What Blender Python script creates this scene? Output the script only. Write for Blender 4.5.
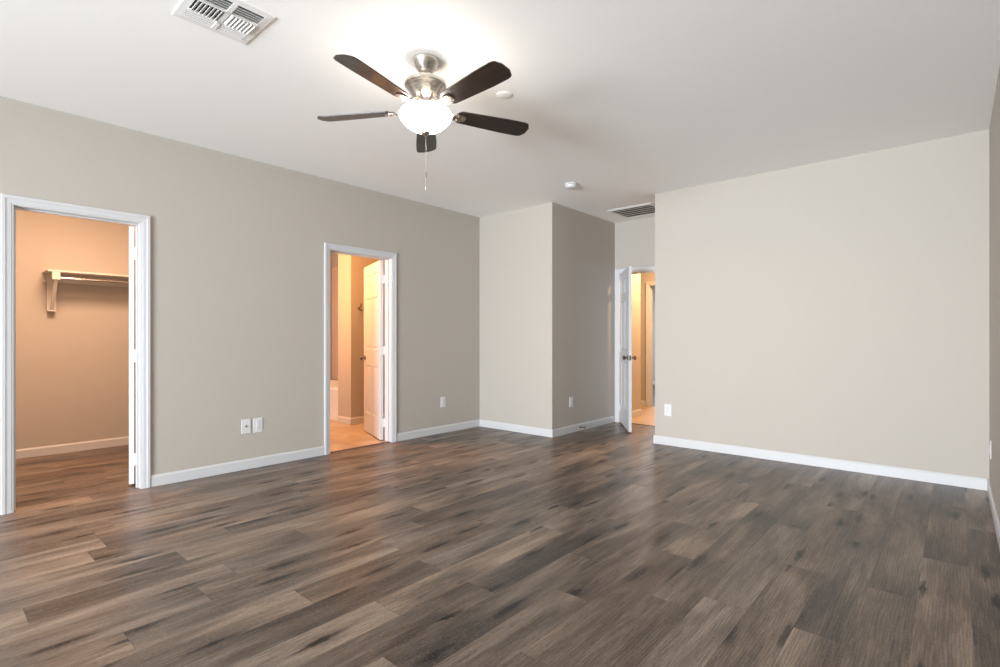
import bpy, bmesh, math, random
from mathutils import Vector, Matrix
for o in list(bpy.data.objects): bpy.data.objects.remove(o, do_unlink=True)
S = bpy.context.scene
COL = S.collection
R = math.radians
random.seed(7)

# ------------------------------------------------------------------ camera, world, light
VY, VX, HY = 955., -87., 338.
FPX = math.sqrt((VY-500)*(500-VX)); YAW = math.atan((VY-500)/FPX)
H = 2.74; CH = H/2.37
cd = bpy.data.cameras.new('camera'); cam = bpy.data.objects.new('camera', cd); COL.objects.link(cam)
cd.sensor_width = 36; cd.lens = 36*FPX/1000; cd.shift_y = (HY-333.5)/1000; cd.clip_start = .03
cam.location = (0, 0, CH); cam.rotation_euler = (R(90), 0, YAW)
S.camera = cam
S.view_settings.view_transform = 'Standard'; S.view_settings.look = 'None'
S.view_settings.gamma = 1; S.view_settings.use_curve_mapping = False
S.view_settings.exposure = 0.29

w = bpy.data.worlds.new('sky'); S.world = w; w.use_nodes = True
w.node_tree.nodes['Background'].inputs[0].default_value = (.80, .90, 1.0, 1)
w.node_tree.nodes['Background'].inputs[1].default_value = 1.6

def lamp(name, kind, loc, power, color, size=.2, size_y=None, rot=(0, 0, 0), spread=None):
    d = bpy.data.lights.new(name, kind); d.energy = power; d.color = color
    if kind == 'AREA':
        d.size = size
        if size_y: d.shape = 'RECTANGLE'; d.size_y = size_y
        if spread: d.spread = R(spread)
    else: d.shadow_soft_size = size
    o = bpy.data.objects.new(name, d); COL.objects.link(o); o.location = loc; o.rotation_euler = rot
    return o
NEARY = -4.8                                    # room face of the invented rear wall, set far back to even the daylight
WIN = [(-2.9, -1.55), (-1.3, -.05)]           # its two unseen windows, sized and placed to spread the light
for x0, x1 in WIN:
    lamp('window_daylight', 'AREA', ((x0+x1)/2, NEARY-.2, 1.1), 178, (.88, .935, 1.0), x1-x0, 2.0, (R(91), 0, R(4)), 104)  # area lamps outside the openings, spread narrowed to even the room
WARM = (1.0, .43, .15)
lamp('closet_lamp', 'AREA', (-5.3, .9, 2.66), 66, (1.0, .60, .38), .7)
lamp('bathroom_lamp', 'AREA', (-6.1, 2.5, 2.05), 38, WARM, .7, .15, (R(80), 0, 0))
lamp('bathroom_ceiling_lamp', 'AREA', (-5.3, 3.2, 2.66), 38, WARM, .35)  # added fill to lift the hook wall and floor; no known fixture
lamp('hallway_lamp', 'AREA', (-2.9, 7.4, 2.66), 80, (1.0, .58, .29), .3)
lamp('far_room_daylight', 'AREA', (-4.6, 10.2, 2.6), 130, (.85, .92, 1.0), 1.2)  # added overhead fill so the windowless far room doesn't go black

# ------------------------------------------------------------------ materials
def mat(name, col, rough=.5, metal=0, emit=None, estr=0, coat=0):
    m = bpy.data.materials.new(name); m.use_nodes = True
    b = m.node_tree.nodes['Principled BSDF']
    b.inputs['Base Color'].default_value = (*col, 1); b.inputs['Roughness'].default_value = rough
    b.inputs['Metallic'].default_value = metal; b.inputs['Coat Weight'].default_value = coat
    if emit: b.inputs['Emission Color'].default_value = (*emit, 1); b.inputs['Emission Strength'].default_value = estr
    return m
class NT:
    def __init__(s, m): s.t = m.node_tree; s.b = s.t.nodes['Principled BSDF']
    def n(s, typ, ins=None, **kw):
        x = s.t.nodes.new(typ)
        for k, v in kw.items(): setattr(x, k, v)
        for k, v in (ins or {}).items():
            if hasattr(v, 'is_output'): s.t.links.new(v, x.inputs[k])
            else: x.inputs[k].default_value = v
        return x
    def math(s, op, a, b=None, c=None, clamp=False):
        x = s.t.nodes.new('ShaderNodeMath'); x.operation = op; x.use_clamp = clamp
        for i, v in enumerate((a, b, c)):
            if v is None: continue
            if hasattr(v, 'is_output'): s.t.links.new(v, x.inputs[i])
            else: x.inputs[i].default_value = v
        return x.outputs[0]
    def ramp(s, fac, stops):
        x = s.t.nodes.new('ShaderNodeValToRGB'); s.t.links.new(fac, x.inputs[0])
        e = x.color_ramp.elements
        while len(e) < len(stops): e.new(.5)
        for i, (p, c) in enumerate(stops):
            e[i].position = p; e[i].color = (*c, 1) if not isinstance(c, (int, float)) else (c, c, c, 1)
        return x.outputs[0]
    def mix(s, f, a, b, mode='MIX'):
        x = s.t.nodes.new('ShaderNodeMix'); x.data_type = 'RGBA'; x.blend_type = mode
        for k, v in ((0, f), (6, a), (7, b)):
            if hasattr(v, 'is_output'): s.t.links.new(v, x.inputs[k])
            else: x.inputs[k].default_value = v if isinstance(v, (int, float)) else (*v, 1)
        return x.outputs[2]
    def bump(s, h, strength, dist):
        x = s.n('ShaderNodeBump', {'Strength': strength, 'Distance': dist, 'Height': h})
        s.t.links.new(x.outputs[0], s.b.inputs['Normal'])

def plaster(name, col, sc=70, st=.12):
    m = mat(name, col, .75); t = NT(m)
    g = t.n('ShaderNodeNewGeometry')
    n = t.n('ShaderNodeTexNoise', {'Vector': g.outputs['Position'], 'Scale': sc, 'Detail': 3.})
    t.bump(n.outputs[0], st, .004)
    return m
M = {}
M['wall'] = plaster('greige_wall_paint', (.465, .428, .378))
M['ceil'] = plaster('white_ceiling_paint', (.94, .935, .915), 50, .12)
M['trim'] = mat('white_trim_paint', (.60, .605, .61), .35)
M['door'] = mat('white_door_paint', (.60, .61, .62), .38)
M['plate'] = mat('white_plastic', (.70, .70, .70), .3)
M['dark'] = mat('dark_cavity', (.03, .03, .03), .7)
M['slot'] = mat('grey_socket_slot', (.16, .16, .16), .6)
M['bronze'] = mat('aged_nickel', (.22, .19, .16), .3, 1)
M['hinge'] = mat('painted_hinge', (.66, .66, .65), .35)
M['chrome'] = mat('chrome_rod', (.75, .73, .70), .18, 1)
M['tub'] = mat('white_tub_enamel', (.80, .79, .77), .2)
M['surround'] = mat('tub_surround_panel', (.60, .50, .40), .3)
M['glass'] = mat('frosted_white_glass', (.95, .93, .9), .3, emit=(1.0, .90, .77), estr=25)
M['strip'] = mat('dark_wood_threshold', (.10, .065, .045), .4)
M['grille_dark'] = mat('grille_shadow_void', (.02, .018, .016), .8)  # near-black colour standing in for the shade inside the ducts
M['vent'] = mat('white_vent_enamel', (.80, .80, .79), .4)

def nickel():
    m = mat('brushed_nickel', (.56, .52, .47), .27, 1); t = NT(m)
    tc = t.n('ShaderNodeTexCoord'); mp = t.n('ShaderNodeMapping', {'Vector': tc.outputs['Object'], 'Scale': (4, 4, 260)})
    n = t.n('ShaderNodeTexNoise', {'Vector': mp.outputs[0], 'Scale': 3., 'Detail': 2.})
    t.t.links.new(t.ramp(n.outputs[0], [(.3, .22), (.7, .34)]), t.b.inputs['Roughness'])
    return m
M['nickel'] = nickel()
def blade_wood():
    m = mat('dark_walnut_blade', (.03, .02, .015), .32, coat=.3); t = NT(m)
    tc = t.n('ShaderNodeTexCoord'); mp = t.n('ShaderNodeMapping', {'Vector': tc.outputs['Object'], 'Scale': (1.2, 26, 26)})
    n = t.n('ShaderNodeTexNoise', {'Vector': mp.outputs[0], 'Scale': 3., 'Detail': 5., 'Distortion': .4})
    t.t.links.new(t.ramp(n.outputs[0], [(.3, (.008, .005, .005)), (.7, (.026, .017, .013))]), t.b.inputs['Base Color'])
    return m
M['blade'] = blade_wood()

def floor_mat():
    m = mat('grey_brown_oak_planks', (.1, .08, .07), .4); t = NT(m)
    at = t.n('ShaderNodeAttribute', attribute_name='plank')           # r = tone, g = seed, b = hue
    uv = t.n('ShaderNodeUVMap', uv_map='UVMap')                       # metres: u across, v along
    sp = t.n('ShaderNodeSeparateColor', {'Color': at.outputs['Color']})
    tone, seed, hue = sp.outputs[0], sp.outputs[1], sp.outputs[2]
    off = t.n('ShaderNodeCombineXYZ', {'X': t.math('MULTIPLY', seed, 37.), 'Y': t.math('MULTIPLY', seed, 91.), 'Z': t.math('MULTIPLY', seed, 13.)})
    p = t.n('ShaderNodeVectorMath', {0: uv.outputs[0], 1: off.outputs[0]}, operation='ADD').outputs[0]
    def noise(sx, sy, detail=3., dist=0., rough=.5):
        mp = t.n('ShaderNodeMapping', {'Vector': p, 'Scale': (sx, sy, 1)})
        return t.n('ShaderNodeTexNoise', {'Vector': mp.outputs[0], 'Scale': 1., 'Detail': detail, 'Distortion': dist, 'Roughness': rough}).outputs[0]
    cloud = noise(6.5, 1.25, 3., .6)                 # long light and dark drifts along the board
    streak = noise(34, 2.4, 4., .9)
    fine = noise(330, 9, 3., .2, .6)
    speck = noise(560, 80, 2., .3)
    # cathedral figure: distorted bands
    mpw = t.n('ShaderNodeMapping', {'Vector': p, 'Scale': (1, .11, 1)})
    wv = t.n('ShaderNodeTexWave', {'Vector': mpw.outputs[0], 'Scale': 26., 'Distortion': 9., 'Detail': 3., 'Detail Scale': .7, 'Detail Roughness': .55}, wave_type='BANDS', bands_direction='X').outputs['Fac']
    # knots
    mpk = t.n('ShaderNodeMapping', {'Vector': p, 'Scale': (5.2, 1.9, 1)})
    wob = t.n('ShaderNodeTexNoise', {'Vector': t.n('ShaderNodeMapping', {'Vector': p, 'Scale': (40, 22, 1)}).outputs[0], 'Scale': 1., 'Detail': 2.}).outputs['Color']
    pk = t.n('ShaderNodeVectorMath', {0: mpk.outputs[0], 1: t.n('ShaderNodeVectorMath', {0: wob, 'Scale': .10}, operation='SCALE').outputs[0]}, operation='ADD').outputs[0]
    vk = t.n('ShaderNodeTexVoronoi', {'Vector': pk, 'Scale': 1., 'Randomness': 1.}, feature='F1', voronoi_dimensions='2D')
    kd = vk.outputs['Distance']; ks = t.n('ShaderNodeSeparateColor', {'Color': vk.outputs['Color']}).outputs[0]
    has = t.math('GREATER_THAN', ks, .42)
    rad = t.math('MULTIPLY_ADD', ks, .085, .01)
    core = t.math('MULTIPLY', has, t.math('SUBTRACT', 1., t.math('DIVIDE', kd, rad, clamp=True), clamp=True))
    halo = t.math('MULTIPLY', has, t.math('SUBTRACT', 1., t.math('DIVIDE', kd, .30, clamp=True), clamp=True))
    dvec = t.n('ShaderNodeVectorMath', {0: pk, 1: vk.outputs['Position']}, operation='SUBTRACT').outputs[0]
    ds = t.n('ShaderNodeSeparateXYZ', {'Vector': dvec})
    ax = t.math('MULTIPLY', ds.outputs[0], 1/(5.2*.0165)); ay = t.math('MULTIPLY', ds.outputs[1], 1/(1.9*.125))
    smd = t.math('SQRT', t.math('ADD', t.math('MULTIPLY', ax, ax), t.math('MULTIPLY', ay, ay)))
    smd = t.math('ADD', smd, t.math('MULTIPLY', t.math('SUBTRACT', noise(75, 7., 4., .8), .5), 1.9))
    smear = t.math('MULTIPLY', t.math('GREATER_THAN', ks, .36), t.math('SUBTRACT', 1., smd, clamp=True), clamp=True)
    smear = t.math('MULTIPLY', t.ramp(smear, [(0., 0.), (.45, 1.)]), t.ramp(noise(110, 6, 4., .6), [(.34, 1.), (.66, .7)]))
    # tone assembly
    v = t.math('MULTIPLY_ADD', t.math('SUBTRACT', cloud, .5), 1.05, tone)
    v = t.math('ADD', v, t.math('MULTIPLY', t.math('SUBTRACT', streak, .5), .42))
    v = t.math('ADD', v, t.math('MULTIPLY', t.math('SUBTRACT', fine, .5), .62))
    v = t.math('ADD', v, t.math('MULTIPLY', t.math('SUBTRACT', wv, .5), .10))
    v = t.math('ADD', v, t.math('MULTIPLY', t.math('SUBTRACT', noise(700, 60, 2.), .5), .60))
    v = t.math('SUBTRACT', v, t.math('MULTIPLY', t.math('MULTIPLY', halo, halo), .30))
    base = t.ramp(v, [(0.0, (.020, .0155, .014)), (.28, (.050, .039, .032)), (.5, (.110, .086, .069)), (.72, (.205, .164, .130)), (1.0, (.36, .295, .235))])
    warm = t.mix(t.math('MULTIPLY', hue, .6), base, t.mix(1., base, (1.12, .96, .82), 'MULTIPLY'))
    # dark checks: thin high-contrast streaks only inside the dark drifts
    chk = t.math('MULTIPLY', t.ramp(noise(38, 2.8, 5., 1.5, .65), [(.36, 1.), (.43, 0.)]), t.ramp(cloud, [(.43, 1.), (.56, .10)]))
    c1 = t.mix(t.math('MULTIPLY', chk, .42), warm, (.016, .013, .012))
    c1 = t.mix(t.math('MULTIPLY', smear, .95), c1, (.011, .009, .008))
    c2 = t.mix(t.math('MINIMUM', t.math('MULTIPLY', core, 3.2), .95), c1, (.010, .008, .007))
    # white lime flecks near dark checks
    fl = t.math('MULTIPLY', t.ramp(speck, [(.62, 0.), (.70, 1.)]), t.ramp(cloud, [(.36, .8), (.50, .10)]))
    fl = t.math('MAXIMUM', fl, t.math('MULTIPLY', smear, t.ramp(speck, [(.62, 0.), (.70, .8)])))
    c3 = t.mix(t.math('MULTIPLY', fl, .62), c2, (.42, .39, .36))
    # seams
    dv = t.n('ShaderNodeUVMap', uv_map='Edge')
    se = t.n('ShaderNodeSeparateXYZ', {'Vector': dv.outputs[0]})
    def edge(u, L, wd):
        a = t.math('MINIMUM', u, t.math('SUBTRACT', L, u))
        return t.math('SUBTRACT', 1., t.math('DIVIDE', a, wd, clamp=True), clamp=True)
    sm = t.math('MAXIMUM', edge(se.outputs[0], .179, .0016), edge(se.outputs[1], 1.21, .0022))
    c4 = t.mix(t.math('MULTIPLY', sm, .42), c3, (.012, .010, .009))
    t.t.links.new(c4, t.b.inputs['Base Color'])
    rg = t.math('MULTIPLY_ADD', fine, .16, .27)
    t.t.links.new(rg, t.b.inputs['Roughness'])
    t.b.inputs['Specular IOR Level'].default_value = .30
    hgt = t.math('SUBTRACT', t.math('MULTIPLY', fine, .35), sm)
    t.bump(hgt, .22, .0012)
    return m
M['floor'] = floor_mat()
def tile_mat():
    m = mat('beige_floor_tile', (.42, .35, .27), .35); t = NT(m)
    g = t.n('ShaderNodeNewGeometry')
    n = t.n('ShaderNodeTexNoise', {'Vector': g.outputs['Position'], 'Scale': 4., 'Detail': 6., 'Distortion': .6})
    c = t.ramp(n.outputs[0], [(.35, (.40, .29, .19)), (.65, (.52, .41, .29))])
    b = t.n('ShaderNodeTexBrick', {'Vector': g.outputs['Position'], 'Color1': (1, 1, 1, 1), 'Color2': (1, 1, 1, 1), 'Mortar': (.66, .62, .56, 1), 'Scale': 1., 'Mortar Size': .004, 'Brick Width': .45, 'Row Height': .45, 'Mortar Smooth': .3}, offset=0.)
    t.t.links.new(t.mix(1., c, b.outputs[0], 'MULTIPLY'), t.b.inputs['Base Color'])
    return m
M['tile'] = tile_mat()
def wood_hall():
    m = mat('honey_oak_laminate', (.42, .25, .12), .35); t = NT(m)
    g = t.n('ShaderNodeNewGeometry'); mp = t.n('ShaderNodeMapping', {'Vector': g.outputs['Position'], 'Scale': (2, 22, 1)})
    n = t.n('ShaderNodeTexNoise', {'Vector': mp.outputs[0], 'Scale': 1., 'Detail': 4., 'Distortion': .5})
    t.t.links.new(t.ramp(n.outputs[0], [(.3, (.34, .23, .13)), (.7, (.50, .37, .24))]), t.b.inputs['Base Color'])
    return m
M['hallfloor'] = wood_hall()

# ------------------------------------------------------------------ mesh helpers
def box(bm, a, b, mtx=None):
    x0, y0, z0 = a; x1, y1, z1 = b
    vs = [bm.verts.new(c) for c in ((x0,y0,z0),(x1,y0,z0),(x1,y1,z0),(x0,y1,z0),(x0,y0,z1),(x1,y0,z1),(x1,y1,z1),(x0,y1,z1))]
    for f in ((0,3,2,1),(4,5,6,7),(0,1,5,4),(1,2,6,5),(2,3,7,6),(3,0,4,7)): bm.faces.new([vs[i] for i in f])
    if mtx is not None: bmesh.ops.transform(bm, matrix=mtx, verts=vs)
    return vs
def lathe(bm, prof, seg=48, mtx=None, capb=True, capt=True):
    rings = []; allv = []
    for r, z in prof:
        ring = [bm.verts.new((r*math.cos(2*math.pi*i/seg), r*math.sin(2*math.pi*i/seg), z)) for i in range(seg)]
        rings.append(ring); allv += ring
    for a, b in zip(rings, rings[1:]):
        for i in range(seg): bm.faces.new((a[i], a[(i+1) % seg], b[(i+1) % seg], b[i]))
    if capb: bm.faces.new(rings[0][::-1])
    if capt: bm.faces.new(rings[-1])
    if mtx is not None: bmesh.ops.transform(bm, matrix=mtx, verts=allv)
    return allv
def tube(bm, p0, p1, r, seg=12):
    p0, p1 = Vector(p0), Vector(p1); d = p1-p0
    q = d.to_track_quat('Z', 'Y').to_matrix().to_4x4(); q.translation = p0
    return lathe(bm, [(r, 0), (r, d.length)], seg, q)
def finish(name, bm, m, parent=None, smooth=False, bevel=0, loc=None, rotz=0):
    bmesh.ops.recalc_face_normals(bm, faces=bm.faces)
    me = bpy.data.meshes.new(name); bm.to_mesh(me); bm.free()
    me.materials.append(M[m] if isinstance(m, str) else m)
    if smooth:
        for p in me.polygons: p.use_smooth = True
    o = bpy.data.objects.new(name, me); COL.objects.link(o)
    if parent is not None: o.parent = parent
    if loc is not None: o.location = loc
    if rotz: o.rotation_euler.z = rotz
    if smooth:
        try: me.set_sharp_from_angle(angle=R(38))
        except Exception: pass
    if bevel:
        md = o.modifiers.new('bevel', 'BEVEL'); md.width = bevel; md.segments = 2; md.limit_method = 'ANGLE'
    return o
def tag(o, label, cat, group=None, kind=None):
    o['label'] = label; o['category'] = cat
    if group: o['group'] = group
    if kind: o['kind'] = kind
    return o
def empty(name, loc, rotz=0):
    o = bpy.data.objects.new(name, None); COL.objects.link(o); o.location = loc; o.rotation_euler.z = rotz
    o.empty_display_size = .1
    return o
def boxes(name, lst, m, label, cat, parent=None, bevel=0, kind='structure'):
    bm = bmesh.new()
    for a, b in lst: box(bm, a, b)
    o = finish(name, bm, m, parent, bevel=bevel)
    if parent is None: tag(o, label, cat, kind=kind)
    return o

# ------------------------------------------------------------------ room plan
XL, XJ, XR0, XR = -4.69, -3.522, -2.475, .195      # left wall, alcove left side, alcove right side, right wall
YJ, YB, YE = 4.92, 5.39, 6.40                      # jog, back wall, entry wall
T = .115
D1 = (.445, 1.150)      # closet door clear opening along Y
D2 = (2.757, 3.500)     # bathroom door
D3 = (-3.452, -2.645)   # entry door along X
DH = 2.035; J = .018
XC = -6.74              # closet back wall
# walls
XLB = XL-T
boxes('wall_left', [((XLB, NEARY, 0), (XL, D1[0]-J, H)), ((XLB, D1[0]-J, DH+J), (XL, D1[1]+J, H)), ((XLB, D1[1]+J, 0), (XL, D2[0]-J, H)),
      ((XLB, D2[0]-J, DH+J), (XL, D2[1]+J, H)), ((XLB, D2[1]+J, 0), (XL, YJ, H))], 'wall', 'long greige wall with closet and bathroom doorways', 'wall')
boxes('wall_alcove', [((XLB, YJ, 0), (XJ, YE+T, H))], 'wall', 'greige wall block jutting out beside the entry alcove', 'wall')
boxes('wall_entry', [((XJ, YE, 0), (D3[0]-J, YE+T, H)), ((D3[0]-J, YE, DH+J), (D3[1]+J, YE+T, H)), ((D3[1]+J, YE, 0), (XR0, YE+T, H))],
      'wall', 'greige wall above and beside the entry door at the end of the alcove', 'wall')
boxes('wall_back', [((XR0, YB, 0), (XR+T, YB+T, H)), ((XR0, YB+T, 0), (XR0+T, YE+T, H))], 'wall', 'wide blank greige wall to the right of the entry alcove', 'wall')
boxes('wall_right', [((XR, NEARY-T, 0), (XR+T, YB, H))], 'wall', 'greige wall seen as a sliver at the right edge', 'wall')
fr = []
xs = [XLB]+[v for p in WIN for v in p]+[XR]
for i in range(0, len(xs), 2): fr.append(((xs[i], NEARY-T, 0), (xs[i+1], NEARY, H)))
for x0, x1 in WIN: fr += [((x0, NEARY-T, 0), (x1, NEARY, .06)), ((x0, NEARY-T, 2.1), (x1, NEARY, H))]
boxes('wall_front', fr, 'wall', 'greige window wall behind the camera', 'wall')
for i, (x0, x1) in enumerate(WIN):
    f = boxes('window_%d' % (i+1), [((x0, NEARY-.09, .06), (x0+.045, NEARY-.03, 2.1)), ((x1-.045, NEARY-.09, .06), (x1, NEARY-.03, 2.1)),
        ((x0+.045, NEARY-.09, .06), (x1-.045, NEARY-.03, .105)), ((x0+.045, NEARY-.09, 2.055), (x1-.045, NEARY-.03, 2.1)), (((x0+x1)/2-.03, NEARY-.085, .105), ((x0+x1)/2+.03, NEARY-.035, 2.055))],
        'trim', ['white framed tall window nearer the closet wall, behind the camera', 'white framed tall window nearer the right wall, behind the camera'][i], 'window')
# closet, bathroom, hall shells
CY0, CY1 = -.5, 2.25
boxes('wall_closet', [((XC-T, CY0-T, 0), (XC, CY1+T, H)), ((XC, CY0-T, 0), (XLB, CY0, H)), ((XC, CY1, 0), (XLB, CY1+T, H))], 'wall', 'walls inside the walk-in closet lit warm', 'wall')
BX, BY, TUBY = -6.06, 3.868, 4.74      # hooked wall, alcove front, tub back
boxes('wall_bathroom', [((-8.1, CY1+T, 0), (-8.0, TUBY+T, H)),                       # far side
      ((-8.0, TUBY, 0), (-6.37, TUBY+T, H)),                                       # behind tub
      ((-6.375, BY, 0), (BX, 5.3, H)),                                              # wall with the robe hook
      ((BX, 5.2, 0), (XLB, 5.3, H)), ((XC-T, CY1+T, 0), (XC-T+.01, CY1+T+.01, H))], 'wall', 'bathroom wall with the robe hook beside the bathtub', 'wall')
YH1, XH = 7.22, -3.545     # hall: left wall end, left wall face
YH2 = 8.22                 # hall cross wall with the cased opening
HD = (-3.87, -3.06)
boxes('wall_hall', [((XLB, YE+T, 0), (XH, YH1, H)),
      ((-5.2, YH2, 0), (HD[0]-J, YH2+T, H)), ((HD[0]-J, YH2, DH+J), (HD[1]+J, YH2+T, H)), ((HD[1]+J, YH2, 0), (-1.2, YH2+T, H)),
      ((-5.3, YH1-.3, 0), (-5.2, YH2+T, H)), ((-1.3, YE+T, 0), (-1.2, YH2, H)), ((XR0+T, YE, 0), (-1.2, YE+T, H))], 'wall', 'hallway walls glowing warm beyond the entry door', 'wall')
boxes('wall_far_room', [((-8.2, 12.2, 0), (-1.2, 12.3, H)), ((-8.3, YH2+T, 0), (-8.2, 12.3, H)), ((-1.2, YH2+T, 0), (-1.1, 12.3, H)), ((-8.2, YH2, 0), (-5.3, YH2+T, H))],
      'wall', 'cool grey wall of the dim room past the hallway', 'wall')
boxes('ceiling', [((-8.3, NEARY-T, H), (XR+T, 12.3, H+.08))], 'ceil', 'smooth white painted ceiling', 'ceiling')

# ------------------------------------------------------------------ plank floor: one mesh, every board its own face
W, L, X0 = .179, 1.21, -.484
PH = {-2: 1.13, -1: .53, 2: 1.10, -14: .31, -9: .53, -7: .53, -15: .94, -18: .71, -10: 1.154, -11: .546, -6: 1.126, 0: 1.115, 1: .51, -8: 0.13, -5: .75, -4: .27, -3: .98}
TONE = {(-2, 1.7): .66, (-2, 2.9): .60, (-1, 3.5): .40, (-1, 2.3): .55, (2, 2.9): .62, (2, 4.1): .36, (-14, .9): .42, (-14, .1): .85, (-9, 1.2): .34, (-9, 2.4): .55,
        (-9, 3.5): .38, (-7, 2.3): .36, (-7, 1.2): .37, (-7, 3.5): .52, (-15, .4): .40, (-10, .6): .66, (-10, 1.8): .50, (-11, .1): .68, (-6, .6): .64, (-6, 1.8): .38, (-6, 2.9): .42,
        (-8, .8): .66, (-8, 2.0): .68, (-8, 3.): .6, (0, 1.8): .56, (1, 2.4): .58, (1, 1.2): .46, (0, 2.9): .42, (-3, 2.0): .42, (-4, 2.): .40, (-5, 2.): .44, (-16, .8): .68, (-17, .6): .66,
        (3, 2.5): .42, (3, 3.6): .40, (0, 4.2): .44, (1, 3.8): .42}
bm = bmesh.new(); uvl = bm.loops.layers.uv.new('UVMap'); edl = bm.loops.layers.uv.new('Edge')
cl = bm.loops.layers.float_color.new('plank')
rects = [(XL-.03, XR, NEARY, YE+.02), (XC, XL-.03, CY0, CY1)]
rnd = random.Random(11)
for row in range(-36, 5):
    ph = PH.get(row, rnd.choice([.0, .2, .4, .6, .8, 1.0])+rnd.uniform(0, .12))
    for k in range(-7, 7):
        ya = ph+(k-1)*L; yb = ya+L
        tone = rnd.gauss(.54 if row > -13 else .58, .045)  # left rows lighter: closet and window light painted into the plank tone
        for (rr, yy), tv in TONE.items():
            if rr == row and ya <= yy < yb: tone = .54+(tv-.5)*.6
        seed = rnd.random(); hue = rnd.random()
        xa = X0+row*W; xb = xa+W
        for rx0, rx1, ry0, ry1 in rects:
            a0, a1, b0, b1 = max(xa, rx0), min(xb, rx1), max(ya, ry0), min(yb, ry1)
            if a1-a0 < 1e-4 or b1-b0 < 1e-4: continue
            f = bm.faces.new([bm.verts.new((x, y, 0)) for x, y in ((a0, b0), (a1, b0), (a1, b1), (a0, b1))])
            for lp in f.loops:
                x, y, _ = lp.vert.co
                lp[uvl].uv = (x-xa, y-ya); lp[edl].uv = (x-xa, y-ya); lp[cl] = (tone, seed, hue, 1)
fl = finish('floor', bm, 'floor'); tag(fl, 'grey-brown oak look plank floor with dark knots', 'floor', kind='structure')
boxes('floor_bathroom', [((-8.0, CY1+T, -.02), (XL-.03, TUBY+.6, -.001))], 'tile', 'beige tile floor inside the bathroom', 'floor')
boxes('floor_hall', [((-5.3, YE+.02, -.02), (-1.2, YH2+.06, -.001))], 'hallfloor', 'honey coloured wood floor in the hallway', 'floor')
boxes('floor_far_room', [((-8.2, YH2+.06, -.02), (-1.2, 12.2, -.001))], mat('dark_grey_floor', (.07, .06, .055), .5), 'dark floor of the dim room past the hallway', 'floor')

# ------------------------------------------------------------------ baseboards
BH, BT = .088, .013
def baseboard(name, segs, label):
    """segs: (x0,y0,x1,y1,nx,ny) runs on a wall face with outward normal n"""
    bm = bmesh.new()
    for x0, y0, x1, y1, nx, ny in segs:
        prof = [(0, 0), (BT, 0), (BT, BH-.014), (BT*.45, BH), (0, BH)]
        ra = [bm.verts.new((x0+nx*o, y0+ny*o, z)) for o, z in prof]
        rb = [bm.verts.new((x1+nx*o, y1+ny*o, z)) for o, z in prof]
        for i in range(5): bm.faces.new((ra[i], ra[(i+1) % 5], rb[(i+1) % 5], rb[i]))
        bm.faces.new(ra); bm.faces.new(rb[::-1])
    o = finish(name, bm, 'trim'); tag(o, label, 'baseboard', kind='structure'); return o
CW = .061; RV = .005
baseboard('baseboard_left', [(XL, NEARY, XL, D1[0]-RV-CW, 1, 0), (XL, D1[1]+RV+CW, XL, D2[0]-RV-CW, 1, 0), (XL, D2[1]+RV+CW, XL, YJ, 1, 0)], 'white baseboard along the wall with both inner doorways')
baseboard('baseboard_jog', [(XL+BT, YJ, XJ+BT, YJ, 0, -1)], 'short white baseboard on the narrow light wall left of the alcove')
baseboard('baseboard_alcove', [(XJ, YJ, XJ, YE, 1, 0)], 'white baseboard with the door stop on the dark alcove side wall')
baseboard('baseboard_entry', [(D3[1]+RV+CW, YE, XR0, YE, 0, -1)], 'tiny white baseboard right of the entry door casing')
baseboard('baseboard_back', [(XR0-BT, YB, XR-BT, YB, 0, -1), (XR0, YB, XR0, YE-BT, -1, 0)], 'long white baseboard under the wide blank wall')
baseboard('baseboard_right', [(XR, NEARY+BT, XR, YB, -1, 0)], 'white baseboard at the right edge of the room')
baseboard('baseboard_front', [(XL+BT, NEARY, XR-BT, NEARY, 0, 1)], 'white baseboard on the window wall behind the camera')
baseboard('baseboard_closet', [(XC, CY0+BT, XC, CY1-BT, 1, 0), (XC, CY0, XLB, CY0, 0, 1), (XC, CY1, XLB, CY1, 0, -1)], 'baseboard inside the closet')
baseboard('baseboard_bathroom', [(BX, BY, BX, 5.2, 1, 0), (-6.375, BY, BX+BT, BY, 0, -1)], 'baseboard inside the bathroom below the robe hook')
baseboard('baseboard_hall', [(XH, YE+T+.08, XH, YH1+BT, 1, 0), (-5.2, YH2, HD[0]-RV-CW, YH2, 0, -1)], 'baseboard on the lit hallway wall')
baseboard('baseboard_far_room', [(-8.2, 12.2, -1.2, 12.2, 0, -1)], 'pale baseboard of the dim room past the hallway')

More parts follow.
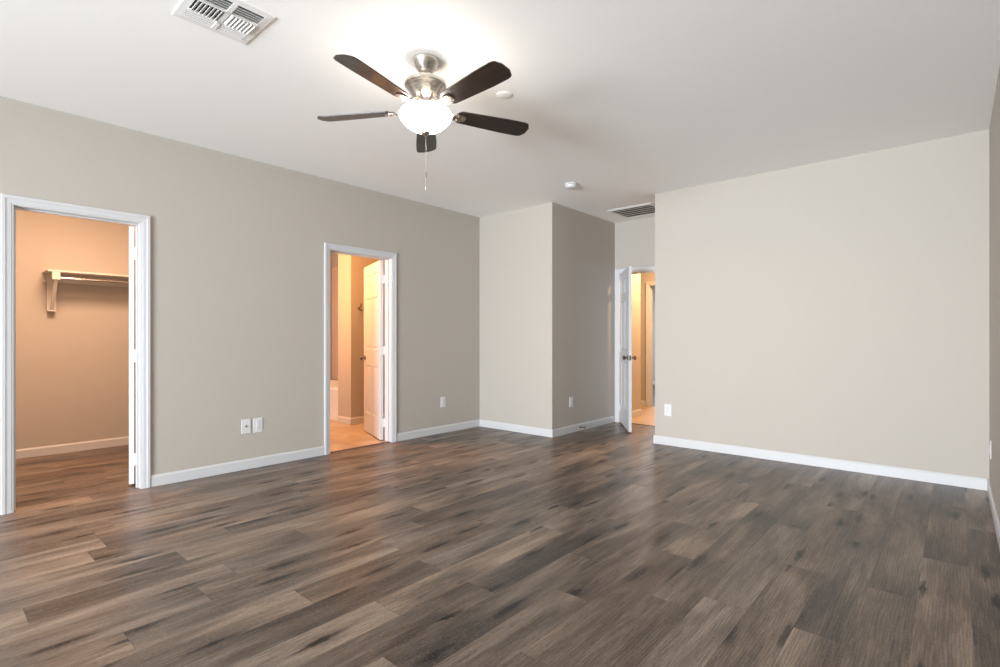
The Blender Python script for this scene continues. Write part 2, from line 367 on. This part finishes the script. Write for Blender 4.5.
# ------------------------------------------------------------------ door casings and jambs (local s along the wall, n out of it)
PROF = [(0, 0), (0, .010), (.010, .0115), (.012, .0135), (.036, .0155), (.040, .019), (.057, .019), (CW, .016), (CW, 0)]
def casing_bm(bm, s0, s1, zt, to):
    s0 -= RV; s1 += RV; zt += RV
    rings = []
    for c in range(4):
        ring = []
        for wd, n in PROF:
            s = (s0-wd) if c < 2 else (s1+wd); z = 0 if c in (0, 3) else zt+wd
            ring.append(bm.verts.new(to(s, n, z)))
        rings.append(ring)
    k = len(PROF)
    for a, b in zip(rings, rings[1:]):
        for i in range(k): bm.faces.new((a[i], a[(i+1) % k], b[(i+1) % k], b[i]))
    bm.faces.new(rings[0]); bm.faces.new(rings[3][::-1])
def frame(name, s0, s1, to_front, to_back, depth_to, stop, label, back=True):
    """to_*: (s, n, z) -> world; depth_to: (s, d, z) with d 0..T through the wall from the front face"""
    bm = bmesh.new(); casing_bm(bm, s0, s1, DH, to_front)
    o = finish(name, bm, 'trim'); tag(o, label, 'door casing', kind='structure')
    bm = bmesh.new()
    def bx(sa, sb, da, db, za, zb):
        vs = box(bm, (sa, da, za), (sb, db, zb))
        for v in vs: v.co = Vector(depth_to(*v.co))
    for sa, sb in ((s0-J, s0), (s1, s1+J)): bx(sa, sb, 0, T, 0, DH)
    bx(s0-J, s1+J, 0, T, DH, DH+J)
    a, b = stop
    bx(s0, s0+.011, a, b, 0, DH-.011); bx(s1-.011, s1, a, b, 0, DH-.011); bx(s0, s1, a, b, DH-.011, DH)
    finish('jamb', bm, 'trim', o, bevel=.0012)
    if back:
        bm = bmesh.new(); casing_bm(bm, s0, s1, DH, to_back); finish('casing', bm, 'trim', o)
    return o
fx = lambda s, n, z: (XL+n, s, z)
bx_ = lambda s, n, z: (XLB-n, s, z)
dx = lambda s, d, z: (XL-d, s, z)
frame('trim_1', D1[0], D1[1], fx, bx_, dx, (.040, .075), 'white casing framing the closet doorway at far left')
frame('trim_2', D2[0], D2[1], fx, bx_, dx, (.040, .075), 'white casing framing the bathroom doorway')
fy = lambda s, n, z: (s, YE-n, z)
by = lambda s, n, z: (s, YE+T+n, z)
dy = lambda s, d, z: (s, YE+d, z)
frame('trim_3', D3[0], D3[1], fy, by, dy, (.037, .072), 'white casing around the entry doorway in the alcove')
frame('trim_4', HD[0], HD[1], lambda s, n, z: (s, YH2-n, z), None, lambda s, d, z: (s, YH2+d, z), (.05, .085), 'white casing of the far hallway doorway', back=False)
boxes('trim_5', [((XL-.05, D2[0], -.005), (XL-.012, D2[1], .006))], 'strip', 'dark threshold strip at the bathroom floor', 'threshold', bevel=.002)
boxes('trim_6', [((D3[0], YE+.005, -.005), (D3[1], YE+.035, .006))], 'strip', 'dark threshold strip under the entry door', 'threshold', bevel=.002)

# ------------------------------------------------------------------ six-panel doors
def door_bm(wd, ht, th=.035):
    """x 0..wd from the hinge, y 0..th, z 0..ht"""
    bm = bmesh.new(); st = .108; mid = .095
    hw = (wd-2*st-mid)/2
    cols = [(st, st+hw), (st+hw+mid, wd-st)]
    rws = [(.235, .815), (1.005, 1.620), (1.725, ht-.115)]
    xs = [0, cols[0][0], cols[0][1], cols[1][0], cols[1][1], wd]
    zs = [0, rws[0][0], rws[0][1], rws[1][0], rws[1][1], rws[2][0], rws[2][1], ht]
    for side, sg in ((0, 1), (th, -1)):
        def P(x, z, d): return bm.verts.new((x, side+sg*d, z))
        for i in range(5):
            for j in range(7):
                x0, x1, z0, z1 = xs[i], xs[i+1], zs[j], zs[j+1]
                if i in (1, 3) and j in (1, 3, 5):
                    rings = []
                    for ins, d in ((0, 0), (.006, .0065), (.022, .0075), (.045, .002), (.049, .0015)):
                        rings.append([P(x, z, d) for x, z in ((x0+ins, z0+ins), (x1-ins, z0+ins), (x1-ins, z1-ins), (x0+ins, z1-ins))])
                    for a, b in zip(rings, rings[1:]):
                        for k in range(4): bm.faces.new((a[k], a[(k+1) % 4], b[(k+1) % 4], b[k]))
                    bm.faces.new(rings[-1])
                else:
                    bm.faces.new([P(x0, z0, 0), P(x1, z0, 0), P(x1, z1, 0), P(x0, z1, 0)])
    for q in (((0,0,0),(0,th,0),(0,th,ht),(0,0,ht)), ((wd,0,0),(wd,th,0),(wd,th,ht),(wd,0,ht)),
              ((0,0,0),(wd,0,0),(wd,th,0),(0,th,0)), ((0,0,ht),(wd,0,ht),(wd,th,ht),(0,th,ht))):
        bm.faces.new([bm.verts.new(c) for c in q])
    bmesh.ops.remove_doubles(bm, verts=bm.verts, dist=1e-5)
    return bm
KN = [(.031, 0), (.031, .004), (.026, .008), (.012, .010), (.010, .026), (.014, .032), (.025, .038), (.0285, .048), (.026, .058), (.016, .065), (.004, .067)]
def door(name, wd, pivot, ang, label, flip, hinge_label=None):
    """ang: world angle of the leaf direction; flip -1 puts the thickness on the other side"""
    bm = door_bm(wd, 2.015)
    if flip < 0: bmesh.ops.transform(bm, matrix=Matrix.Diagonal((1, -1, 1, 1)), verts=bm.verts)
    bmesh.ops.translate(bm, vec=(.009, 0, 0), verts=bm.verts)
    bmesh.ops.translate(bm, vec=(0, flip*.008, 0), verts=bm.verts)
    o = finish(name, bm, 'door', loc=(pivot[0], pivot[1], .014), rotz=ang)
    tag(o, label, 'door', kind='structure')
    for s in (0, 1):
        bm = bmesh.new()
        yy = flip*.008 if s == 0 else flip*.043
        sgn = -flip if s == 0 else flip
        mt = Matrix.Translation((.009+wd-.062, yy, .90)) @ Matrix.Rotation(R(-90)*sgn, 4, 'X')
        lathe(bm, KN, 28, mt)
        finish('door_knob', bm, 'bronze', o, smooth=True)
    bm = bmesh.new(); box(bm, (.009+wd-.0005, flip*.0145, .87), (.009+wd+.0015, flip*.0365, .93)); finish('latch_plate', bm, 'bronze', o)
    for z in (.19, 1.0, 1.80):
        bm = bmesh.new()
        lathe(bm, [(.0062, -.045), (.0062, .045)], 14, Matrix.Translation((0, 0, z)))
        lathe(bm, [(.004, .045), (.0045, .05), (.002, .053)], 12, Matrix.Translation((0, 0, z)))
        a, b = sorted((flip*.003, flip*.036))
        box(bm, (.0065, a, z-.0445), (.0092, b, z+.0445))
        box(bm, (-.001, min(0, flip*.008), z-.0445), (.009, max(0, flip*.008), z+.0445))
        finish('hinge', bm, 'hinge', o)
    return o
# closet door: pivot on the closet side, swung wide into the closet
door('door_1', .70, (XLB-.006, D1[1]-.003), R(-90-118), 'white closet door seen edge on with three hinges', 1)
door('door_2', .738, (XLB-.006, D2[1]-.003), R(-90-110), 'white six-panel bathroom door standing ajar with dark knob', 1)
door('door_3', .803, (D3[0]+.003, YE-.006), R(-54.5), 'white six-panel entry door half open into the alcove', 1)
# jamb-side hinge leaves
for nm, px_, s_, par in (('trim_1', XLB, D1[1], 0), ('trim_2', XLB, D2[1], 0)):
    tr = bpy.data.objects[nm]
    for z in (.204, 1.014, 1.814):
        bm = bmesh.new(); box(bm, (px_-.008, s_-.0022, z-.0445), (px_+.034, s_+.0005, z+.0445)); finish('hinge_leaf', bm, 'hinge', tr)

# ------------------------------------------------------------------ wall plates
def plate(name, label, cat, loc, rotz, kind):
    """faces local -Y"""
    e = empty(name, loc, rotz); tag(e, label, cat)
    bm = bmesh.new(); box(bm, (-.040, -.0055, -.0635), (.040, 0, .0635)); finish('cover_plate', bm, 'plate', e, bevel=.0025)
    if kind == 'outlet':
        bm = bmesh.new(); box(bm, (-.0168, -.0085, -.0335), (.0168, -.0056, .0335)); rc = finish('receptacle', bm, 'plate', e, bevel=.001)
        bm = bmesh.new()
        for zc in (-.0185, .0185):
            box(bm, (-.0075, -.0089, zc-.001), (-.0055, -.0086, zc+.008)); box(bm, (.0055, -.0089, zc), (.0075, -.0086, zc+.007))
            lathe(bm, [(.0026, 0), (.0026, .0004)], 10, Matrix.Translation((0, -.0089+.0004, zc-.008)) @ Matrix.Rotation(R(90), 4, 'X'))
        finish('slots', bm, 'slot', rc)
    else:
        bm = bmesh.new(); lathe(bm, [(.0075, 0), (.0075, .003), (.0048, .003), (.0048, .011), (.002, .011)], 18, Matrix.Translation((0, -.0056, 0)) @ Matrix.Rotation(R(90), 4, 'X'))
        finish('coax_jack', bm, 'bronze', e, smooth=True)
    for zc in (-.05, .05):
        bm = bmesh.new(); lathe(bm, [(.003, 0), (.003, .0006)], 12, Matrix.Translation((0, -.0056, zc)) @ Matrix.Rotation(R(90), 4, 'X')); finish('screw', bm, 'hinge', e)
    return e
plate('coax_plate', 'white cable jack plate, left of the pair on the long wall', 'wall plate', (XL, 1.939, .378), R(90), 'coax')
plate('wall_outlet', 'white outlet beside the cable jack plate on the long wall', 'outlet', (XL, 2.043, .376), R(90), 'outlet')
plate('wall_outlet', 'white outlet between the bathroom doorway and the room corner', 'outlet', (XL, 4.274, .374), R(90), 'outlet')
plate('wall_outlet', 'white outlet on the dark alcove side wall above the door stop', 'outlet', (XJ, 5.319, .372), R(90), 'outlet')
plate('wall_outlet', 'white outlet on the wide blank wall just right of the entry alcove', 'outlet', (-2.327, YB, .378), 0, 'outlet')
plate('wall_outlet', 'white outlet seen nearly edge on at the right edge of the photo', 'outlet', (XR, 5.12, .355), R(-90), 'outlet')

# door stop on the baseboard
e = empty('door_stop', (XJ+BT, 5.50, .045)); tag(e, 'small dark door stop on the baseboard of the alcove side wall', 'door stop')
bm = bmesh.new(); q = Matrix.Rotation(R(90), 4, 'Y')
lathe(bm, [(.013, 0), (.013, .004), (.006, .008)], 16, q); finish('base', bm, 'bronze', e, smooth=True)
bm = bmesh.new(); lathe(bm, [(.0045, .008), (.0045, .062)], 12, q); finish('rod', bm, 'bronze', e, smooth=True)
bm = bmesh.new(); lathe(bm, [(.0075, .060), (.0085, .065), (.0075, .074), (.003, .076)], 14, q); finish('rubber_tip', bm, 'dark', e, smooth=True)

# ------------------------------------------------------------------ ceiling fan
FC = (-2.213, 1.883)
FC = (-2.264, 1.930)
fan = empty('ceiling_fan', (FC[0], FC[1], H)); tag(fan, 'brushed nickel ceiling fan with five dark walnut blades and a lit white glass bowl', 'ceiling fan')
def fanlathe(name, prof, m, parent=fan, seg=56, **k):
    bm = bmesh.new(); lathe(bm, [(r, z-H) for r, z in prof], seg, **k); return finish(name, bm, m, parent, smooth=True)
fanlathe('canopy', [(.076, 2.7395), (.0765, 2.731), (.073, 2.720), (.056, 2.692), (.038, 2.668), (.033, 2.661), (.026, 2.657)], 'nickel')
fanlathe('downrod', [(.0125, 2.665), (.0125, 2.63)], 'nickel')
fanlathe('motor_housing', [(.012, 2.646), (.022, 2.643), (.026, 2.628), (.060, 2.624), (.102, 2.618), (.117, 2.609), (.120, 2.598), (.119, 2.588), (.113, 2.582), (.105, 2.574), (.084, 2.544), (.068, 2.522), (.058, 2.512), (.054, 2.500), (.062, 2.494), (.064, 2.478), (.05, 2.474)], 'nickel')
fanlathe('light_fitter', [(.045, 2.476), (.054, 2.474), (.056, 2.464), (.094, 2.459), (.100, 2.454), (.096, 2.446), (.02, 2.446)], 'nickel')
gb = [(.094, 2.4585), (.098, 2.4575), (.116, 2.455), (.132, 2.449), (.1425, 2.440), (.148, 2.429), (.148, 2.418), (.144, 2.406), (.135, 2.392), (.120, 2.375), (.100, 2.359), (.078, 2.346), (.054, 2.336), (.03, 2.330), (.01, 2.328)]
fanlathe('glass_bowl', gb, 'glass', capb=False, capt=True)
fn = fanlathe('finial', [(.020, 2.334), (.026, 2.328), (.024, 2.320), (.012, 2.312), (.007, 2.305), (.002, 2.302)], 'nickel')
bm = bmesh.new(); z = 2.304
tube(bm, (.003, 0, z-H), (.003, 0, 2.10-H), .0010, 8)
while z > 2.10:
    lathe(bm, [(.0004, -.0016), (.0017, 0), (.0004, .0016)], 8, Matrix.Translation((.003, 0, z-H))); z -= .0055
pc = finish('pull_chain', bm, 'nickel', fan, smooth=True)
bm = bmesh.new(); lathe(bm, [(.0015, 2.102), (.0040, 2.092), (.0042, 2.072), (.0015, 2.065)], 14, Matrix.Translation((.003, 0, -H))); finish('fob', bm, 'bronze', pc, smooth=True)
bm = bmesh.new(); tube(bm, (.003, 0, 2.066-H), (.003, 0, 2.035-H), .0010, 8); lathe(bm, [(.0015, 2.036), (.0036, 2.028), (.0040, 2.008), (.0015, 2.0)], 14, Matrix.Translation((.003, 0, -H))); finish('fob', bm, 'nickel', pc, smooth=True)
def blade_mesh():
    bm = bmesh.new(); r0, r1 = .185, .655; n = 26; top = []; 
    pts = []
    for i in range(n+1):
        u = i/n; x = r0+(r1-r0)*u
        wd = .052+.016*min(1, u*1.5)
        if u < .08: wd *= math.sqrt(max(0, 1-(1-u/.08)**2))*.45+.55
        c = .058/(r1-r0)
        if u > 1-c: wd *= math.sqrt(max(0, 1-((u-(1-c))/c)**2.6))*.62+.38
        pts.append((x, wd))
    outline = [(x, -wd) for x, wd in pts]+[(x, wd) for x, wd in pts[::-1]]
    vb = [bm.verts.new((x, y, -.0032)) for x, y in outline]; vt = [bm.verts.new((x, y, .0032)) for x, y in outline]
    k = len(outline)
    bm.faces.new(vb[::-1]); bm.faces.new(vt)
    for i in range(k): bm.faces.new((vb[i], vb[(i+1) % k], vt[(i+1) % k], vt[i]))
    bmesh.ops.recalc_face_normals(bm, faces=bm.faces)
    me = bpy.data.meshes.new('blade'); bm.to_mesh(me); bm.free(); me.materials.append(M['blade']); return me
def iron_mesh():
    bm = bmesh.new()
    # arm: flat curved bar from hub to a rounded paddle under the blade
    pts = [(.050, .046, .012, .016), (.080, .044, .013, .016), (.110, .026, .014, .013), (.140, .004, .016, .010), (.165, -.0085, .022, .006), (.190, -.0080, .030, .005), (.215, -.0078, .031, .005), (.236, -.0078, .024, .004), (.246, -.0078, .010, .003)]
    prev = None
    for x, z, wd, th in pts:
        ring = [bm.verts.new(c) for c in ((x, -wd, z-th/2), (x, wd, z-th/2), (x, wd, z+th/2), (x, -wd, z+th/2))]
        if prev:
            for i in range(4): bm.faces.new((prev[i], prev[(i+1) % 4], ring[(i+1) % 4], ring[i]))
        else: bm.faces.new(ring[::-1])
        prev = ring
    bm.faces.new(prev)
    for x, y in ((.195, -.018), (.195, .018), (.228, 0)):
        lathe(bm, [(.0045, -.0135), (.0045, -.0105)], 10, Matrix.Translation((x, y, 0)))
    bmesh.ops.recalc_face_normals(bm, faces=bm.faces)
    me = bpy.data.meshes.new('blade_iron'); bm.to_mesh(me); bm.free(); me.materials.append(M['nickel']); return me
bme, ime = blade_mesh(), iron_mesh()
for k in range(5):
    a = R(67+72*k); 
    for nm, me in (('blade', bme), ('blade_iron', ime)):
        o = bpy.data.objects.new(nm, me); COL.objects.link(o); o.parent = fan
        o.location = (0, 0, 2.452-H); o.rotation_euler = (R(-12), 0, a)
        if nm == 'blade_iron':
            md = o.modifiers.new('bevel', 'BEVEL'); md.width = .002; md.segments = 2

# ------------------------------------------------------------------ ceiling supply diffuser
vx0, vx1, vy0, vy1 = -2.868, -2.515, .835, 1.180
ve = empty('ceiling_vent', ((vx0+vx1)/2, (vy0+vy1)/2, H)); tag(ve, 'square white ceiling supply vent with curved louvers near the top left', 'ceiling vent')
hx, hy = (vx1-vx0)/2, (vy1-vy0)/2
bm = bmesh.new()
def ringframe(bm, hx, hy, wd, z0, z1, zi):
    o_ = [(-hx, -hy), (hx, -hy), (hx, hy), (-hx, hy)]; i_ = [(-hx+wd, -hy+wd), (hx-wd, -hy+wd), (hx-wd, hy-wd), (-hx+wd, hy-wd)]
    A = [bm.verts.new((x, y, z0)) for x, y in o_]; B = [bm.verts.new((x, y, z1)) for x, y in o_]
    C = [bm.verts.new((x, y, zi)) for x, y in i_]; D = [bm.verts.new((x, y, z0)) for x, y in i_]
    for i in range(4):
        j = (i+1) % 4
        for a, b in ((A, B), (B, C), (C, D), (D, A)): bm.faces.new((a[i], a[j], b[j], b[i]))
ringframe(bm, hx, hy, .034, -.0005, -.006, -.008)
finish('frame', bm, 'vent', ve)
bm = bmesh.new(); box(bm, (-hx+.034, -hy+.034, -.0025), (hx-.034, hy-.034, -.0008)); finish('duct_opening', bm, 'grille_dark', ve)  # dark plate under the uncut ceiling, painted as duct shade
ix, iy = hx-.034, hy-.034
def slat(bm, c, ln, axis, tilt, wd=.016):
    """thin tilted louver; axis 'Y' runs along Y"""
    m_ = Matrix.Translation((c[0], c[1], -.009)) @ (Matrix.Rotation(tilt, 4, 'Y') if axis == 'Y' else Matrix.Rotation(tilt, 4, 'X'))
    if axis == 'Y': box(bm, (-wd/2, -ln/2, -.0008), (wd/2, ln/2, .0008), m_)
    else: box(bm, (-ln/2, -wd/2, -.0008), (ln/2, wd/2, .0008), m_)
bars = bmesh.new(); box(bars, (-ix, -.010, -.013), (ix, .010, -.005))
bw = 2*ix/3
for xx in (-ix+bw*.9, ix-bw*.95): box(bars, (xx-.004, -iy, -.013), (xx+.004, iy, -.005))
finish('divider', bars, 'vent', ve)
for half in (-1, 1):
    yc = half*(iy+.010)/2; ln = iy-.012
    for k in range(4):
        bm = bmesh.new(); slat(bm, (-ix+.012+k*.0195, yc), ln, 'Y', R(-20), .0105); finish('louver', bm, 'vent', ve)
    for k in range(4):
        bm = bmesh.new(); slat(bm, (ix-.014-k*.0195, yc), ln, 'Y', R(55), .015); finish('louver', bm, 'vent', ve)
    for k in range(7):
        bm = bmesh.new(); slat(bm, ((-ix+bw*.9+ix-bw*.95)/2, half*(.018+k*(iy-.03)/6.2)), 2*ix-bw*1.85-.008, 'X', R(-42)*half, .024); finish('louver', bm, 'vent', ve)

# return air grille in the alcove ceiling
gx0, gx1, gy0, gy1 = -3.245, -2.665, 5.70, 6.215
ge = empty('return_grille', ((gx0+gx1)/2, (gy0+gy1)/2, H)); tag(ge, 'white framed return air grille with dark slats in the alcove ceiling', 'ceiling vent')
hx, hy = (gx1-gx0)/2, (gy1-gy0)/2
bm = bmesh.new(); ringframe(bm, hx, hy, .035, -.0005, -.006, -.014); finish('frame', bm, 'vent', ge)
bm = bmesh.new(); box(bm, (-hx+.035, -hy+.035, -.002), (hx-.035, hy-.035, -.0006)); finish('duct_opening', bm, 'grille_dark', ge)  # same dark plate, shade of the return duct put into its colour
M['slatgrey'] = mat('taupe_grille_slat', (.40, .37, .33), .5)
n = 5
for k in range(n):
    bm = bmesh.new(); slat(bm, (0, -hy+.035+(k+.75)*(2*hy-.07)/n), 2*hx-.07, 'X', R(-25), .012); finish('slat', bm, 'slatgrey', ge)

# smoke detector and blank cover
e = empty('smoke_detector', (-2.964, 4.472, H)); tag(e, 'round white smoke detector on the ceiling near the alcove', 'smoke detector')
bm = bmesh.new(); lathe(bm, [(.066, -.0005), (.066, -.010), (.060, -.014)], 36); finish('base', bm, 'plate', e, smooth=True)
bm = bmesh.new(); lathe(bm, [(.056, -.013), (.058, -.020), (.054, -.034), (.045, -.042), (.02, -.045), (.004, -.045)], 36); finish('cover', bm, 'plate', e, smooth=True)
bm = bmesh.new(); lathe(bm, [(.006, -.0445), (.006, -.0475)], 14, Matrix.Translation((.012, .0, 0))); finish('test_button', bm, 'hinge', e)
bm = bmesh.new(); lathe(bm, [(.056, -.0004), (.056, -.002), (.053, -.0035), (.004, -.004)], 40)
o = finish('ceiling_cover_disc', bm, 'ceil', smooth=True, loc=(-2.205, 2.548, H)); tag(o, 'flat round ceiling cover plate just right of the fan blades', 'cover plate')

# ------------------------------------------------------------------ closet shelf and rod
se = empty('closet_shelf', (XC, .84, 1.79)); tag(se, 'painted closet shelf with hanging rod and bracket on the closet wall', 'shelf')
M['shelf'] = mat('painted_shelf', (.62, .60, .56), .5)
SY = CY1-.84
bm = bmesh.new(); box(bm, (.0, 0, 0), (.30, SY, .018)); finish('shelf_board', bm, 'shelf', se, bevel=.002)
bm = bmesh.new(); box(bm, (.0, .0, -.085), (.018, SY, 0)); finish('cleat', bm, 'shelf', se, bevel=.002)
bm = bmesh.new(); tube(bm, (.255, .09, -.055), (.255, SY, -.055), .015, 20); finish('hanging_rod', bm, 'chrome', se, smooth=True)
bm = bmesh.new()
box(bm, (.0185, .03, -.36), (.034, .10, -.001)); box(bm, (.0, .035, -.372), (.075, .095, -.361))
box(bm, (.262, .035, -.075), (.298, .095, -.001))
# diagonal strut
for (ya, yb) in ((.05, .08),):
    pts = [(.045, -.36), (.065, -.36), (.290, -.07), (.268, -.07)]
    A = [bm.verts.new((x, ya, z)) for x, z in pts]; B = [bm.verts.new((x, yb, z)) for x, z in pts]
    bm.faces.new(A); bm.faces.new(B[::-1])
    for i in range(4): bm.faces.new((A[i], A[(i+1) % 4], B[(i+1) % 4], B[i]))
finish('bracket', bm, 'shelf', se, bevel=.0015)

# ------------------------------------------------------------------ bathroom: tub, surround, hook
te = empty('bathtub', (-7.25, BY+.05, 0)); tag(te, 'white alcove bathtub glimpsed through the bathroom doorway', 'bathtub')
tx0, tx1, ty1 = -.73, .865, TUBY-BY-.05-.012
bm = bmesh.new()
o_ = [(tx0, 0), (tx1, 0), (tx1, ty1), (tx0, ty1)]
def rr(x0, x1, y0, y1, r, z, n=6):
    out = []
    for cx, cy, a0 in ((x1-r, y0+r, -90), (x1-r, y1-r, 0), (x0+r, y1-r, 90), (x0+r, y0+r, 180)):
        for i in range(n+1):
            a = R(a0+90*i/n); out.append(bm.verts.new((cx+r*math.cos(a), cy+r*math.sin(a), z)))
    return out
rings = [rr(tx0, tx1, .012, ty1, .01, 0), rr(tx0, tx1, .006, ty1, .01, .40), rr(tx0, tx1, 0, ty1, .012, .413), rr(tx0, tx1, 0, ty1, .012, .441), rr(tx0+.01, tx1-.01, .01, ty1-.008, .02, .450),
         rr(tx0+.08, tx1-.08, .08, ty1-.06, .12, .4485), rr(tx0+.10, tx1-.10, .10, ty1-.08, .12, .42), rr(tx0+.2, tx1-.15, .14, ty1-.11, .14, .12), rr(tx0+.28, tx1-.2, .2, ty1-.16, .12, .09)]
for a, b in zip(rings, rings[1:]):
    k = len(a)
    for i in range(k): bm.faces.new((a[i], a[(i+1) % k], b[(i+1) % k], b[i]))
bm.faces.new(rings[-1])
finish('tub_body', bm, 'tub', te, smooth=True)
su = empty('tub_surround', (-7.25, TUBY, .455)); tag(su, 'smooth shower surround panels with a soap ledge above the bathtub', 'shower surround')
bm = bmesh.new(); box(bm, (-.74, -.012, 0), (.872, -.001, 1.9)); box(bm, (.862, -TUBY+BY+.04, 0), (.874, -.012, 1.9)); finish('panel', bm, 'surround', su, bevel=.002)
bm = bmesh.new(); box(bm, (-.5, -.075, .985), (.862, -.012, 1.015)); finish('soap_ledge', bm, 'surround', su, bevel=.006)
hk = empty('robe_hook', (BX, 3.993, 1.555)); tag(hk, 'small dark robe hook on the bathroom wall', 'hook')
bm = bmesh.new(); lathe(bm, [(.020, 0), (.020, .004), (.008, .008), (.007, .02)], 20, Matrix.Rotation(R(90), 4, 'Y')); finish('base', bm, 'bronze', hk, smooth=True)
bm = bmesh.new()
for a, b in (((.018, 0, 0), (.030, 0, .02)), ((.030, 0, .02), (.052, 0, .058)), ((.018, 0, 0), (.040, 0, -.032)), ((.040, 0, -.032), (.058, 0, -.022))): tube(bm, a, b, .0062, 10)
lathe(bm, [(.003, -.008), (.010, 0), (.003, .008)], 12, Matrix.Translation((.053, 0, .060))); lathe(bm, [(.003, -.008), (.010, 0), (.003, .008)], 12, Matrix.Translation((.060, 0, -.020)))
finish('prongs', bm, 'bronze', hk, smooth=True)
